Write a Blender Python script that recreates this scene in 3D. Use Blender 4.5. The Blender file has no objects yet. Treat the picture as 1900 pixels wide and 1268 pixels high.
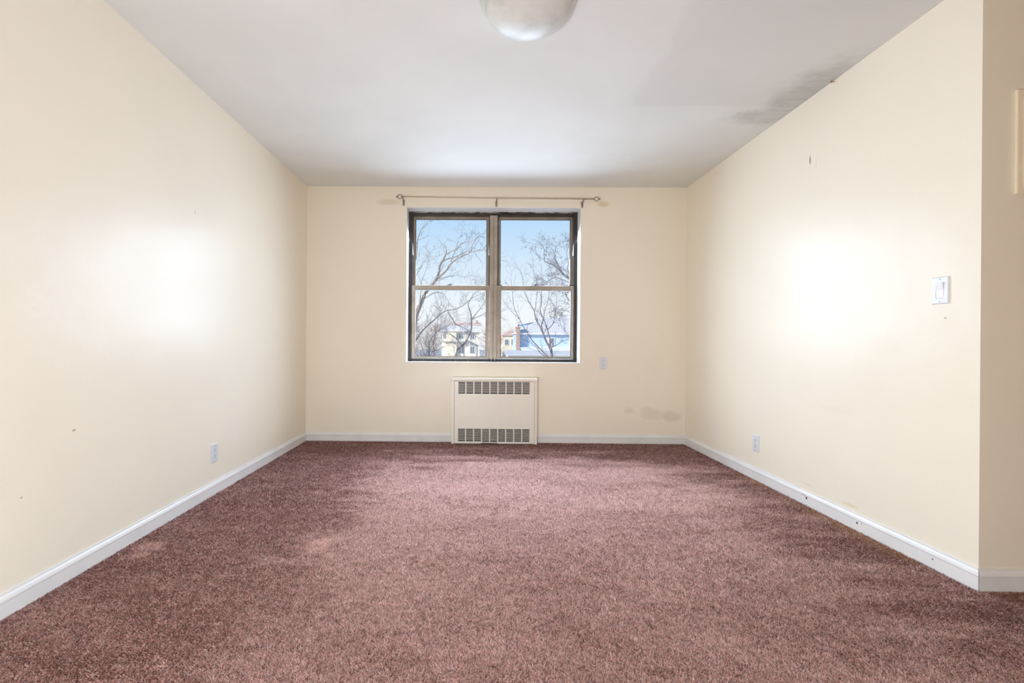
import bpy, bmesh, math, random
import numpy as np
from mathutils import Vector, Matrix

scene = bpy.context.scene
COL = scene.collection
random.seed(7)
rng = np.random.default_rng(11)

# ------------------------------------------------------------------ camera
CAM_H = 0.967
cam_data = bpy.data.cameras.new('camera')
cam_data.sensor_fit = 'HORIZONTAL'
cam_data.sensor_width = 36.0
cam_data.lens = 15.992
cam_data.shift_x = 0.03965
cam_data.shift_y = -0.00044
cam_data.clip_start = 0.05
cam_data.clip_end = 600
camera = bpy.data.objects.new('camera', cam_data)
COL.objects.link(camera)
_r = (0.999914, 0.011004, 0.007086)      # camera right
_u = (-0.007093, -0.000581 * -1, 0.999975)   # camera up
_b = (0.011000, -0.999939, 0.000659)     # camera back
_m = Matrix(((_r[0], _u[0], _b[0], 0), (_r[1], _u[1], _b[1], 0), (_r[2], _u[2], _b[2], CAM_H), (0, 0, 0, 1)))
camera.matrix_world = _m
scene.camera = camera

# ------------------------------------------------------------------ world
world = bpy.data.worlds.new('sky')
scene.world = world
world.use_nodes = True
wn, wl = world.node_tree.nodes, world.node_tree.links
wn.clear()
w_out = wn.new('ShaderNodeOutputWorld')
w_bg = wn.new('ShaderNodeBackground')
w_tc = wn.new('ShaderNodeTexCoord')
w_sep = wn.new('ShaderNodeSeparateXYZ')
w_ramp = wn.new('ShaderNodeValToRGB')
wl.new(w_tc.outputs['Generated'], w_sep.inputs[0])
wl.new(w_sep.outputs['Z'], w_ramp.inputs[0])
wl.new(w_ramp.outputs[0], w_bg.inputs[0])
wl.new(w_bg.outputs[0], w_out.inputs[0])
_e = w_ramp.color_ramp.elements
_e[0].position = 0.0
_e[0].color = (0.97, 0.98, 1.0, 1)
_e[1].position = 1.0
_e[1].color = (0.12, 0.28, 0.72, 1)
for _p, _c in ((0.08, (0.88, 0.94, 1.0, 1)), (0.155, (0.70, 0.83, 0.97, 1)), (0.25, (0.49, 0.71, 0.95, 1)), (0.5, (0.27, 0.47, 0.86, 1))):
    _x = _e.new(_p)
    _x.color = _c
w_bg.inputs[1].default_value = 1.05

# ------------------------------------------------------------------ sun and lamps
def add_light(name, kind, loc, direction, energy, color, **kw):
    d = bpy.data.lights.new(name, kind)
    d.energy = energy
    d.color = color
    for k, v in kw.items():
        setattr(d, k, v)
    o = bpy.data.objects.new(name, d)
    COL.objects.link(o)
    o.location = loc
    o.rotation_euler = Vector(direction).to_track_quat('-Z', 'Y').to_euler()
    return o

add_light('sun', 'SUN', (-20, -10, 30), (0.80, 0.52, -0.42), 5.0, (1.0, 0.93, 0.82), angle=0.009)
add_light('window_daylight', 'AREA', (0.157, 4.70, 1.47), (0, -1, -0.44), 87, (0.79, 0.96, 1.18),
          shape='RECTANGLE', size=1.70, size_y=1.25, spread=math.radians(160))
# unseen fill lamp, added low behind the camera and aimed up the room
add_light('low_fill', 'AREA', (-0.80, -0.50, 0.30), (0.48, 1, 0.26), 63, (0.92, 1.02, 1.06),
          shape='DISK', size=0.42)

scene.view_settings.view_transform = 'Standard'
scene.view_settings.look = 'None'
scene.view_settings.exposure = 0.0
scene.view_settings.gamma = 1.0
scene.view_settings.use_curve_mapping = False
scene.cycles.use_denoising = True
scene.cycles.max_bounces = 12
scene.cycles.diffuse_bounces = 8
scene.cycles.glossy_bounces = 4
scene.cycles.transparent_max_bounces = 12
scene.cycles.caustics_reflective = False
scene.cycles.caustics_refractive = False

# ------------------------------------------------------------------ helpers: objects
def tag(o, label=None, cat=None, group=None, kind=None):
    if label: o['label'] = label
    if cat: o['category'] = cat
    if group: o['group'] = group
    if kind: o['kind'] = kind
    return o

def link(name, mesh, mat=None, parent=None):
    o = bpy.data.objects.new(name, mesh)
    COL.objects.link(o)
    if mat is not None:
        mesh.materials.clear()
        for m in (mat if isinstance(mat, (list, tuple)) else (mat,)):
            mesh.materials.append(m)
    if parent is not None:
        o.parent = parent
    return o

def obj(name, bm, mat, parent=None, smooth=False):
    me = bpy.data.meshes.new(name)
    bmesh.ops.recalc_face_normals(bm, faces=bm.faces)
    bm.to_mesh(me)
    bm.free()
    if smooth:
        for p in me.polygons:
            p.use_smooth = True
    return link(name, me, mat, parent)

def empty(name, loc=(0, 0, 0)):
    o = bpy.data.objects.new(name, None)
    COL.objects.link(o)
    o.location = loc
    o.empty_display_size = 0.05
    return o

def box(bm, x0, x1, y0, y1, z0, z1, bevel=0.0, seg=2):
    vs = [bm.verts.new(p) for p in ((x0, y0, z0), (x1, y0, z0), (x1, y1, z0), (x0, y1, z0),
                                    (x0, y0, z1), (x1, y0, z1), (x1, y1, z1), (x0, y1, z1))]
    fs = [bm.faces.new([vs[i] for i in q]) for q in
          ((3, 2, 1, 0), (4, 5, 6, 7), (0, 1, 5, 4), (1, 2, 6, 5), (2, 3, 7, 6), (3, 0, 4, 7))]
    if bevel:
        es = list({e for f in fs for e in f.edges})
        bmesh.ops.bevel(bm, geom=es, offset=bevel, segments=seg, affect='EDGES', profile=0.5)
    return bm

def B(*boxes, bevel=0.0, seg=2):
    bm = bmesh.new()
    for b in boxes:
        box(bm, *b, bevel=bevel, seg=seg)
    return bm

def prism(bm, pts, axis, a, c):
    """polygon pts (u, v) extruded along axis from a to c; axis 'z' -> (u,v)=(x,y); 'y' -> (x,z); 'x' -> (y,z)"""
    def p(u, v, w):
        return {'z': (u, v, w), 'y': (u, w, v), 'x': (w, u, v)}[axis]
    A = [bm.verts.new(p(u, v, a)) for u, v in pts]
    C = [bm.verts.new(p(u, v, c)) for u, v in pts]
    bm.faces.new(A)
    bm.faces.new(C)
    n = len(pts)
    for i in range(n):
        bm.faces.new((A[i], A[(i + 1) % n], C[(i + 1) % n], C[i]))
    return bm

def lathe(bm, prof, center, axis='z', seg=48, close=False):
    """prof: list of (radius, height along axis)"""
    cx, cy, cz = center
    rings = []
    for r, h in prof:
        if r < 1e-6:
            q = {'z': (cx, cy, cz + h), 'y': (cx, cy + h, cz), 'x': (cx + h, cy, cz)}[axis]
            rings.append([bm.verts.new(q)])
            continue
        ring = []
        for i in range(seg):
            t = 2 * math.pi * i / seg
            u, v = r * math.cos(t), r * math.sin(t)
            q = {'z': (cx + u, cy + v, cz + h), 'y': (cx + u, cy + h, cz + v), 'x': (cx + h, cy + u, cz + v)}[axis]
            ring.append(bm.verts.new(q))
        rings.append(ring)
    for a, b in zip(rings, rings[1:]):
        if len(a) == 1 and len(b) == 1:
            continue
        for i in range(seg):
            j = (i + 1) % seg
            if len(a) == 1:
                bm.faces.new((a[0], b[i], b[j]))
            elif len(b) == 1:
                bm.faces.new((a[i], b[0], a[j]))
            else:
                bm.faces.new((a[i], a[j], b[j], b[i]))
    if close:
        for r in (rings[0], rings[-1]):
            if len(r) > 2:
                bm.faces.new(r)
    return bm

class Tubes:
    """collects tapered tubes, builds one mesh"""
    def __init__(self, sides=5):
        self.v, self.f, self.s = [], [], sides
    def add(self, pts, radii):
        n = self.s
        pts = [Vector(p) for p in pts]
        start = len(self.v)
        for i, p in enumerate(pts):
            t = (pts[min(i + 1, len(pts) - 1)] - pts[max(i - 1, 0)])
            if t.length < 1e-9: t = Vector((0, 0, 1))
            t.normalize()
            a = t.orthogonal() if abs(t.z) > 0.9 else t.cross(Vector((0, 0, 1)))
            a.normalize()
            b = t.cross(a)
            for k in range(n):
                w = 2 * math.pi * k / n
                q = p + (a * math.cos(w) + b * math.sin(w)) * radii[i]
                self.v.append(q[:])
        for i in range(len(pts) - 1):
            for k in range(n):
                a0 = start + i * n + k
                a1 = start + i * n + (k + 1) % n
                self.f.append((a0, a1, a1 + n, a0 + n))
        self.f.append(tuple(start + k for k in range(n))[::-1])
        e = start + (len(pts) - 1) * n
        self.f.append(tuple(e + k for k in range(n)))
    def build(self, name, mat, parent=None, smooth=True):
        me = bpy.data.meshes.new(name)
        me.from_pydata(self.v, [], self.f)
        if smooth:
            me.polygons.foreach_set('use_smooth', [True] * len(me.polygons))
        me.update()
        return link(name, me, mat, parent)

# ------------------------------------------------------------------ helpers: materials
class NT:
    def __init__(self, name):
        self.m = bpy.data.materials.new(name)
        self.m.use_nodes = True
        self.t = self.m.node_tree
        self.t.nodes.clear()
        self.out = self.t.nodes.new('ShaderNodeOutputMaterial')
        self.geo = None
    def n(self, kind, **inp):
        x = self.t.nodes.new('ShaderNode' + kind)
        for k, v in inp.items():
            if k.startswith('_'):
                setattr(x, k[1:], v)
            else:
                self.set(x.inputs[int(k[1:]) if k[0] == 'i' and k[1:].isdigit() else k.replace('__', ' ')], v)
        return x
    def set(self, sock, v):
        if isinstance(v, bpy.types.NodeSocket):
            self.t.links.new(v, sock)
        else:
            sock.default_value = v
    def pos(self):
        if self.geo is None:
            self.geo = self.t.nodes.new('ShaderNodeNewGeometry')
        return self.geo.outputs['Position']
    def math(self, op, a, b=0.0, c=0.0, clamp=False):
        x = self.t.nodes.new('ShaderNodeMath')
        x.operation = op
        x.use_clamp = clamp
        for i, v in enumerate((a, b, c)):
            self.set(x.inputs[i], v)
        return x.outputs[0]
    def noise(self, scale, detail=3.0, rough=0.55, vec=None, stretch=None):
        v = vec if vec is not None else self.pos()
        if stretch:
            q = self.n('VectorMath', _operation='MULTIPLY', i0=v, i1=stretch)
            v = q.outputs[0]
        x = self.n('TexNoise', Vector=v, Scale=scale, Detail=detail, Roughness=rough)
        return x.outputs[0]
    def ramp(self, v, lo, hi, a=0.0, b=1.0):
        x = self.n('MapRange', i0=v, i1=lo, i2=hi, i3=a, i4=b)
        x.interpolation_type = 'SMOOTHSTEP'
        return x.outputs[0]
    def mix(self, f, a, b):
        x = self.t.nodes.new('ShaderNodeMix')
        x.data_type = 'RGBA'
        self.set(x.inputs[0], f)
        self.set(x.inputs[6], a)
        self.set(x.inputs[7], b)
        return x.outputs[2]
    def spot(self, c, radii, soft=0.4, warp=0.0, wscale=12.0):
        """elliptical mark round world point c with radii (x,y,z): 1 inside, 0 outside"""
        d = self.n('VectorMath', _operation='SUBTRACT', i0=self.pos(), i1=c).outputs[0]
        q = self.n('VectorMath', _operation='DIVIDE', i0=d, i1=radii).outputs[0]
        l = self.n('VectorMath', _operation='LENGTH', i0=q).outputs['Value']
        if warp:
            w = self.noise(wscale, 4.0, 0.65)
            l = self.math('ADD', l, self.math('MULTIPLY', self.math('SUBTRACT', w, 0.5), warp))
        return self.ramp(l, 1.0 - soft, 1.0 + soft, 1.0, 0.0)
    def bump(self, h, strength, dist):
        x = self.n('Bump', Strength=strength, Distance=dist, Height=h)
        return x.outputs[0]
    def principled(self, color, rough=0.5, spec=0.5, metal=0.0, normal=None, **kw):
        p = self.t.nodes.new('ShaderNodeBsdfPrincipled')
        self.set(p.inputs['Base Color'], color)
        self.set(p.inputs['Roughness'], rough)
        self.set(p.inputs['Specular IOR Level'], spec)
        self.set(p.inputs['Metallic'], metal)
        if normal is not None:
            self.set(p.inputs['Normal'], normal)
        for k, v in kw.items():
            self.set(p.inputs[k.replace('__', ' ')], v)
        self.t.links.new(p.outputs[0], self.out.inputs[0])
        return self.m

def col(*c):
    """sRGB 0-255 -> linear rgba"""
    def f(u):
        u /= 255.0
        return u / 12.92 if u <= 0.04045 else ((u + 0.055) / 1.055) ** 2.4
    return tuple(f(u) for u in c) + (1.0,)

def simple(name, color, rough=0.5, spec=0.5, metal=0.0, var=0.06, scale=20.0, bump=0.0, bscale=200.0):
    t = NT(name)
    n = t.noise(scale, 3.0)
    dark = tuple(c * (1 - var) for c in color[:3]) + (1,)
    lite = tuple(min(1, c * (1 + var)) for c in color[:3]) + (1,)
    c = t.mix(t.ramp(n, 0.3, 0.7), dark, lite)
    nm = t.bump(t.noise(bscale, 2.0), bump, 0.001) if bump else None
    return t.principled(c, rough, spec, metal, nm)

WALL = col(241, 233, 216)
def wall_material(name, marks=()):
    """semi-gloss cream paint with roller texture; marks: (center, radii, colour, strength, warp)"""
    t = NT(name)
    tone = t.noise(1.3, 3.0)
    c = t.mix(t.ramp(tone, 0.3, 0.7), tuple(x * 0.975 for x in WALL[:3]) + (1,), WALL)
    for m in marks:
        f = t.math('MULTIPLY', t.spot(m[0], m[1], m[5] if len(m) > 5 else 0.5, m[4], m[6] if len(m) > 6 else 14.0), m[3])
        c = t.mix(f, c, m[2])
    h = t.math('ADD', t.math('MULTIPLY', t.noise(2.2, 2.0), 1.0), t.math('MULTIPLY', t.noise(260.0, 2.0), 0.035))
    h = t.math('ADD', h, t.math('MULTIPLY', t.noise(9.0, 3.0), 0.22))
    return t.principled(c, 0.31, 0.20, 0.0, t.bump(h, 0.55, 0.012))

GREY = col(150, 146, 138)
DARK = col(62, 54, 46)
M = {}
M['wall_left'] = wall_material('cream_paint_left', [
    ((-1.635, 1.833, 0.591), (0.05, 0.008, 0.004), GREY, 0.8, 0.3),
    ((-1.635, 2.62, 1.70), (0.05, 0.004, 0.012), GREY, 0.5, 0.5),
    ((-1.635, 1.62, 0.39), (0.05, 0.004, 0.004), GREY, 0.6, 0.3)])
M['wall_right'] = wall_material('cream_paint_right', [
    ((1.992, 2.749, 2.063), (0.05, 0.0045, 0.026), DARK, 0.8, 0.8, 0.4, 60.0),
    ((1.992, 2.700, 2.03), (0.05, 0.003, 0.03), GREY, 0.25, 0.4),
    ((1.992, 1.955, 1.078), (0.05, 0.006, 0.004), GREY, 0.6, 0.5),
    ((1.992, 2.44, 0.108), (0.05, 0.05, 0.010), col(222, 202, 160), 0.5, 1.3),
    ((1.992, 2.75, 0.118), (0.05, 0.04, 0.006), col(222, 210, 184), 0.4, 0.9),
    ((1.992, 2.25, 0.95), (0.05, 0.10, 0.05), col(205, 197, 178), 0.08, 1.2),
    ((1.992, 2.55, 0.60), (0.05, 0.12, 0.02), col(205, 197, 178), 0.08, 1.2)])
M['wall_back'] = wall_material('cream_paint_back', [
    ((1.46, 4.353, 0.31), (0.045, 0.05, 0.03), col(120, 112, 96), 0.14, 1.0),
    ((1.69, 4.353, 0.28), (0.12, 0.05, 0.05), col(135, 126, 108), 0.13, 1.3),
    ((1.87, 4.353, 0.26), (0.07, 0.05, 0.05), col(120, 112, 96), 0.16, 1.2),
    ((1.62, 4.353, 0.335), (0.05, 0.05, 0.015), col(120, 112, 96), 0.1, 1.0),
    ((-0.86, 4.353, 2.29), (0.09, 0.05, 0.03), col(200, 178, 140), 0.35, 0.9),
    ((1.20, 4.353, 2.28), (0.05, 0.05, 0.025), col(200, 170, 125), 0.45, 0.9)])
M['wall_alcove'] = wall_material('cream_paint_alcove')
M['wall_plain'] = simple('bounce_dimming_tan', col(196, 170, 132), 0.5, 0.3, 0, 0.03, 2.0)  # unseen walls, tone darkened to cut bounce light into the alcove

# white ceiling with a repaired patch and a grey water stain along the right wall
t = NT('ceiling_paint')
c = t.mix(t.ramp(t.noise(1.6, 3.0), 0.3, 0.7), col(214, 215, 212), col(220, 221, 218))
sep = t.n('SeparateXYZ', Vector=t.pos())
wob = t.math('MULTIPLY', t.math('SUBTRACT', t.noise(3.2, 4.0), 0.5), 0.30)
fx = t.ramp(t.math('ADD', sep.outputs['X'], wob), 0.90, 0.97)
fy = t.ramp(t.math('ADD', sep.outputs['Y'], t.math('MULTIPLY', wob, 0.12)), 2.835, 2.865, 1.0, 0.0)
c = t.mix(t.math('MULTIPLY', t.math('MULTIPLY', fx, fy), 0.30), c, col(196, 195, 192))
st = t.math('MAXIMUM', t.spot((1.95, 2.74, 2.44), (0.17, 0.34, 0.1), 0.5, 1.1, 9.0),
            t.spot((1.86, 2.98, 2.44), (0.20, 0.10, 0.1), 0.5, 1.2, 16.0))
streak = t.noise(6.0, 4.0, 0.6, stretch=(1.0, 3.2, 1.0))
st = t.math('MULTIPLY', st, t.ramp(streak, 0.25, 0.72, 0.5, 1.0))
c = t.mix(t.math('MULTIPLY', st, 0.55), c, col(150, 149, 144))
h = t.math('ADD', t.noise(1.8, 2.0), t.math('MULTIPLY', t.noise(180.0, 2.0), 0.03))
M['ceiling'] = t.principled(c, 0.9, 0.1, 0.0, t.bump(h, 0.4, 0.012))

# white gloss trim paint
def trim_material(name, marks=()):
    t = NT(name)
    c = t.mix(t.ramp(t.noise(7.0, 4.0), 0.35, 0.75), col(231, 230, 229), col(222, 222, 222))
    for m in marks:
        c = t.mix(t.math('MULTIPLY', t.spot(m[0], m[1], 0.3, m[3]), m[4]), c, m[2])
    return t.principled(c, 0.35, 0.5, 0.0, t.bump(t.noise(30.0, 3.0), 0.25, 0.002))
M['trim'] = trim_material('white_trim_paint')
M['trim_right'] = trim_material('white_trim_paint_with_holes', [
    ((1.98, 2.742, 0.040), (0.05, 0.006, 0.0075), (0.01, 0.01, 0.01, 1), 0.2, 1.0),
    ((1.98, 2.380, 0.036), (0.05, 0.005, 0.0055), (0.01, 0.01, 0.01, 1), 0.2, 1.0),
    ((1.98, 2.352, 0.044), (0.05, 0.003, 0.003), col(120, 120, 125), 0.2, 0.9),
    ((1.98, 1.99, 0.035), (0.05, 0.003, 0.003), (0.02, 0.02, 0.02, 1), 0.2, 1.0),
    ((1.98, 2.765, 0.052), (0.05, 0.02, 0.006), col(190, 188, 182), 1.0, 0.7)])

# carpet
def carpet_material(name, pile):
    t = NT(name)
    if pile:
        a = t.n('Attribute', _attribute_name='tone')
        tone = a.outputs['Fac']
        b = t.n('Attribute', _attribute_name='soil')
        soil = b.outputs['Fac']
    else:
        tone = t.ramp(t.noise(160.0, 2.0), 0.25, 0.75)
        soil = 0.0
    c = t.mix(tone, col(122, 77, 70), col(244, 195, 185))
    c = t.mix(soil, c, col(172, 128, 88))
    return t.principled(c, 0.85, 0.15, 0.0, None, Sheen__Weight=0.45, Sheen__Roughness=0.4)
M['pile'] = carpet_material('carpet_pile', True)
M['carpet'] = carpet_material('carpet_backing', False)

# bronze window aluminium
def bronze(name, a, b, chips=False, rough=0.42):
    t = NT(name)
    c = t.mix(t.ramp(t.noise(9.0, 4.0), 0.3, 0.7), a, b)
    if chips:                                     # flaked white paint along the head
        sep = t.n('SeparateXYZ', Vector=t.pos())
        n = t.noise(11.0, 5.0, 0.7, stretch=(1.0, 1.0, 5.0))
        z = t.ramp(sep.outputs['Z'], 2.222, 2.240)
        f = t.math('MULTIPLY', t.ramp(n, 0.45, 0.52), z)
        c = t.mix(f, c, col(225, 224, 224))
        n2 = t.noise(45.0, 4.0, 0.7)
        z2 = t.ramp(sep.outputs['Z'], 0.79, 0.775)
        c = t.mix(t.math('MULTIPLY', t.ramp(n2, 0.64, 0.68), z2), c, col(190, 175, 150))
    return t.principled(c, rough, 0.5, 0.35, t.bump(t.noise(60.0, 3.0), 0.12, 0.002))
M['frame_shaded'] = bronze('shaded_bronze_frame', col(50, 45, 41), col(66, 59, 53), True)  # bronze darkened to hold the shade of the recessed jambs
M['sash'] = bronze('bronze_sash', col(158, 145, 131), col(176, 162, 147))
M['mullion'] = bronze('bronze_mullion', col(160, 148, 135), col(178, 165, 151))
M['track'] = bronze('dark_track', col(58, 52, 47), col(72, 64, 58))  # side-channel shade put into the bronze; latches share it
M['gasket'] = simple('black_glazing_gasket', col(45, 46, 50), 0.6)

t = NT('window_glass')
fr = t.n('Fresnel', IOR=1.45)
bf = t.n('NewGeometry')
frf = t.math('MULTIPLY', fr.outputs[0], t.math('SUBTRACT', 1.0, bf.outputs['Backfacing']))   # one reflection per pane, off the side the light comes from
tr = t.n('BsdfTransparent', Color=(0.98, 0.99, 0.99, 1))
gl = t.n('BsdfGlossy', Color=(1, 1, 1, 1), Roughness=0.02)
mx = t.n('MixShader', i0=frf, i1=tr.outputs[0], i2=gl.outputs[0])
t.t.links.new(mx.outputs[0], t.out.inputs[0])
M['glass'] = t.m

M['enamel'] = simple('cream_enamel', col(236, 231, 220), 0.35, 0.5, 0.0, 0.02, 6.0)
M['dark_inside'] = simple('dark_sheet_metal', col(38, 36, 35), 0.6)
t = NT('dusty_fins')
c = t.mix(t.ramp(t.noise(30.0, 4.0, 0.6, stretch=(1.0, 1.0, 3.0)), 0.35, 0.7), col(52, 50, 49), col(120, 118, 116))
M['fins'] = t.principled(c, 0.5, 0.5, 0.3)
M['plastic'] = simple('white_plastic', col(220, 223, 228), 0.3, 0.5, 0.0, 0.01)
M['plastic_rocker'] = simple('bright_white_plastic', col(238, 240, 244), 0.25, 0.5, 0.0, 0.01)
M['slot'] = simple('dark_slot', col(60, 58, 58), 0.6)
M['screw'] = simple('screw_metal', col(150, 150, 150), 0.4, 0.5, 0.6)
M['rod'] = simple('antique_pewter_rod', col(186, 174, 150), 0.38, 0.5, 0.3, 0.08, 40)
M['bracket'] = simple('antique_pewter_bracket', col(150, 140, 126), 0.42, 0.5, 0.3, 0.12, 60)
M['panel_paint'] = simple('cream_panel_paint', col(240, 229, 204), 0.35, 0.5, 0.0, 0.02, 8.0)
M['fixture_white'] = simple('white_enamel_pan', col(230, 230, 228), 0.35)
M['nail'] = simple('rusty_nail', col(150, 92, 62), 0.6)
t = NT('alabaster_glass')
c = t.mix(t.ramp(t.noise(7.0, 4.0, 0.55, stretch=(1.0, 1.0, 2.0)), 0.3, 0.7), col(190, 194, 190), col(214, 216, 212))
M['bowl'] = t.principled(c, 0.40, 0.18, 0.0, None)

# ------------------------------------------------------------------ room shell
XL, XR, YB, ZC = -1.635, 1.992, 4.353, 2.44
YE = 1.82                    # right wall ends here, alcove opens
XA, YR = 3.2, -1.6           # alcove side wall, rear wall
WT = 0.10
OX0, OX1, OZ0, OZ1 = -0.677, 0.990, 0.758, 2.243   # window opening
YO = 4.62                    # outer face of back wall

def struct(name, bm, m, parent=None):
    return tag(obj(name, bm, m, parent), kind='structure')

floor = struct('floor', B((XL - WT, XA + WT, YR - WT, YO, -0.12, -0.007)), M['carpet'])
struct('ceiling', B((XL - WT, XA + WT, YR - WT, YO, ZC, ZC + 0.12)), M['ceiling'])
struct('wall_left', B((XL - WT, XL, YR, YB, -0.007, ZC)), M['wall_left'])
struct('wall_back', B((XL - WT, OX0, YB, YO, -0.007, ZC), (OX1, XR + WT, YB, YO, -0.007, ZC),
                      (OX0, OX1, YB, YO, OZ1, ZC), (OX0, OX1, YB, YO, -0.007, OZ0)), M['wall_back'])
struct('wall_right', prism(bmesh.new(), [(XR, YE), (XR + WT, YE + WT), (XR + WT, YB), (XR, YB)], 'z', -0.007, ZC), M['wall_right'])
struct('wall_alcove', prism(bmesh.new(), [(XR, YE), (XA, YE), (XA, YE + WT), (XR + WT, YE + WT)], 'z', -0.007, ZC), M['wall_alcove'])
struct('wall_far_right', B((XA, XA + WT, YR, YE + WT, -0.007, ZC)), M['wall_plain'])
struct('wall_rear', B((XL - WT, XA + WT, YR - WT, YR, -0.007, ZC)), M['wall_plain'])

# white painted plaster lining of the window reveal
e = 0.004
struct('trim_1', B((OX0, OX0 + e, YB - 0.001, 4.49, OZ0, OZ1), (OX1 - e, OX1, YB - 0.001, 4.49, OZ0, OZ1),
                   (OX0 + e, OX1 - e, YB - 0.001, 4.49, OZ1 - e, OZ1), (OX0 + e, OX1 - e, YB - 0.001, 4.49, OZ0, OZ0 + e)), M['trim'])

# baseboards: flat board with a moulded cap
BBP = [(0.0, 0.0), (0.012, 0.0), (0.012, 0.056), (0.0145, 0.059), (0.0145, 0.064), (0.011, 0.073), (0.007, 0.080), (0.006, 0.086), (0.0, 0.088)]
def baseboard(name, p0, p1, nrm, mat, m0=0.0, m1=0.0):
    """p0->p1 along the wall foot, nrm into the room; m0/m1 = mitre (+1 outside corner, -1 inside corner)"""
    bm = bmesh.new()
    p0, p1, nrm = Vector(p0), Vector(p1), Vector(nrm)
    d = (p1 - p0).normalized()
    A = [bm.verts.new(((p0 + nrm * u - d * (m0 * u)).to_3d() + Vector((0, 0, v - 0.006)))[:]) for u, v in BBP]
    C = [bm.verts.new(((p1 + nrm * u + d * (m1 * u)).to_3d() + Vector((0, 0, v - 0.006)))[:]) for u, v in BBP]
    bm.faces.new(A); bm.faces.new(C)
    for i in range(len(BBP)):
        j = (i + 1) % len(BBP)
        bm.faces.new((A[i], A[j], C[j], C[i]))
    return struct(name, bm, mat)
RX0, RX1 = -0.230, 0.574     # convector extents
baseboard('baseboard_left', (XL, YR), (XL, YB), (1, 0), M['trim'], 0, -1)
baseboard('baseboard_back_left', (XL, YB), (RX0, YB), (0, -1), M['trim'], -1, 0)
baseboard('baseboard_back_right', (RX1, YB), (XR, YB), (0, -1), M['trim'], 0, -1)
baseboard('baseboard_right', (XR, YB), (XR, YE + 0.0015), (-1, 0), M['trim_right'], -1, 1)
baseboard('baseboard_alcove', (XR + 0.0015, YE), (XA, YE), (0, -1), M['trim'], 1, 0)

# ------------------------------------------------------------------ carpet pile (uncountable tufts, real geometry)
def value_noise(x, y, fx, fy, seed):
    r = np.random.default_rng(seed)
    g = r.random((96, 96))
    u, v = x * fx + 40.0, y * fy + 40.0
    iu, iv = np.floor(u).astype(int), np.floor(v).astype(int)
    a, b = u - iu, v - iv
    a, b = a * a * (3 - 2 * a), b * b * (3 - 2 * b)
    G = lambda i, j: g[i % 96, j % 96]
    return (G(iu, iv) * (1 - a) + G(iu + 1, iv) * a) * (1 - b) + (G(iu, iv + 1) * (1 - a) + G(iu + 1, iv + 1) * a) * b

def sstep(x, a, b):
    q = np.clip((x - a) / (b - a), 0, 1)
    return q * q * (3 - 2 * q)

def tuft_field(x0, x1, y0, y1, s):
    nx, ny = int((x1 - x0) / s), int((y1 - y0) / s)
    X, Y = np.meshgrid(x0 + (np.arange(nx) + .5) * s, y0 + (np.arange(ny) + .5) * s)
    X = X.ravel() + rng.uniform(-.42, .42, nx * ny) * s
    Y = Y.ravel() + rng.uniform(-.42, .42, nx * ny) * s
    return X, Y, np.full(nx * ny, s)

parts = [tuft_field(XL + .012, XR - .012, 2.6, YB - .012, .0078),
         tuft_field(XL + .012, XR - .012, 1.84, 2.6, .0064),
         tuft_field(XL + .012, XR - .012, 0.85, 1.84, .0056),
         tuft_field(XR - .012, 2.6, 0.85, 1.805, .0056)]
X = np.concatenate([p[0] for p in parts]); Y = np.concatenate([p[1] for p in parts]); S = np.concatenate([p[2] for p in parts])
keep = ~((X > RX0 - .004) & (X < RX1 + .004) & (Y > 4.26))
X, Y, S = X[keep], Y[keep], S[keep]
N = len(X)
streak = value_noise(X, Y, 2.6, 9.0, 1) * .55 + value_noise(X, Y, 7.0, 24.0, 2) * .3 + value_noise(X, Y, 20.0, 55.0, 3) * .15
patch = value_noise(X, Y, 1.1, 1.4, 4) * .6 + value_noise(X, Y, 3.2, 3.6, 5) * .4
# middle leans one way, margins the other; nap shading is painted into tone
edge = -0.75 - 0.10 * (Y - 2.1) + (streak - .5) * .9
nap_sheen = sstep(X, edge - .22, edge + .25) * (1 - sstep(X, 1.50 + (streak - .5) * .7 - .25, 1.75 + (streak - .5) * .7 + .25)) * (1 - sstep(Y, 3.40 + (streak - .5) * .8, 4.05 + (streak - .5) * .8))
nap = nap_sheen * .85 + (streak - .5) * .7 + (patch - .5) * .5
dent = np.zeros(N)
for dx, dy, dr in ((-.03, 1.83, .012), (.05, 1.86, .010), (.16, 1.80, .012), (.27, 1.775, .011), (-.13, 1.77, .010), (-.21, 1.75, .009),
                   (-.30, 1.72, .010), (-.11, 1.70, .010), (.02, 1.40, .012), (-.03, 1.415, .010), (-.36, 1.70, .014), (-.62, 1.47, .016),
                   (-.86, 1.50, .02), (-.70, 1.43, .012), (.09, 1.30, .03), (-.08, 1.29, .025), (.33, 1.53, .012), (.10, 2.56, .012),
                   (1.30, 3.05, .03), (1.36, 2.98, .025), (1.22, 3.15, .03)):
    dent = np.maximum(dent, np.exp(-(((X - dx) / (dr * 1.5)) ** 2 + ((Y - dy) / dr) ** 2)))
furn = np.zeros(N)     # pale flattened rings where furniture stood
for dx, dy, dr in ((-.769, 3.983, .035), (-.727, 2.10, .06), (-1.52, 2.11, .05), (-1.50, 2.02, .03), (-1.38, 3.85, .03), (-.75, 2.16, .05)):
    furn = np.maximum(furn, np.exp(-(((X - dx) / (dr * 1.3)) ** 2 + ((Y - dy) / dr) ** 2) ** 2))
sheen = .09 * sstep(Y, 1.9, 2.5) * (1 - sstep(Y, 3.4, 3.9)) * nap_sheen - .06 * (1 - sstep(Y, 1.3, 2.0))  # window sheen painted in: brighter mid-floor, darker near the camera
clump = (value_noise(X, Y, 38, 48, 21) - .5) * .26 + (value_noise(X, Y, 95, 110, 22) - .5) * .34
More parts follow.
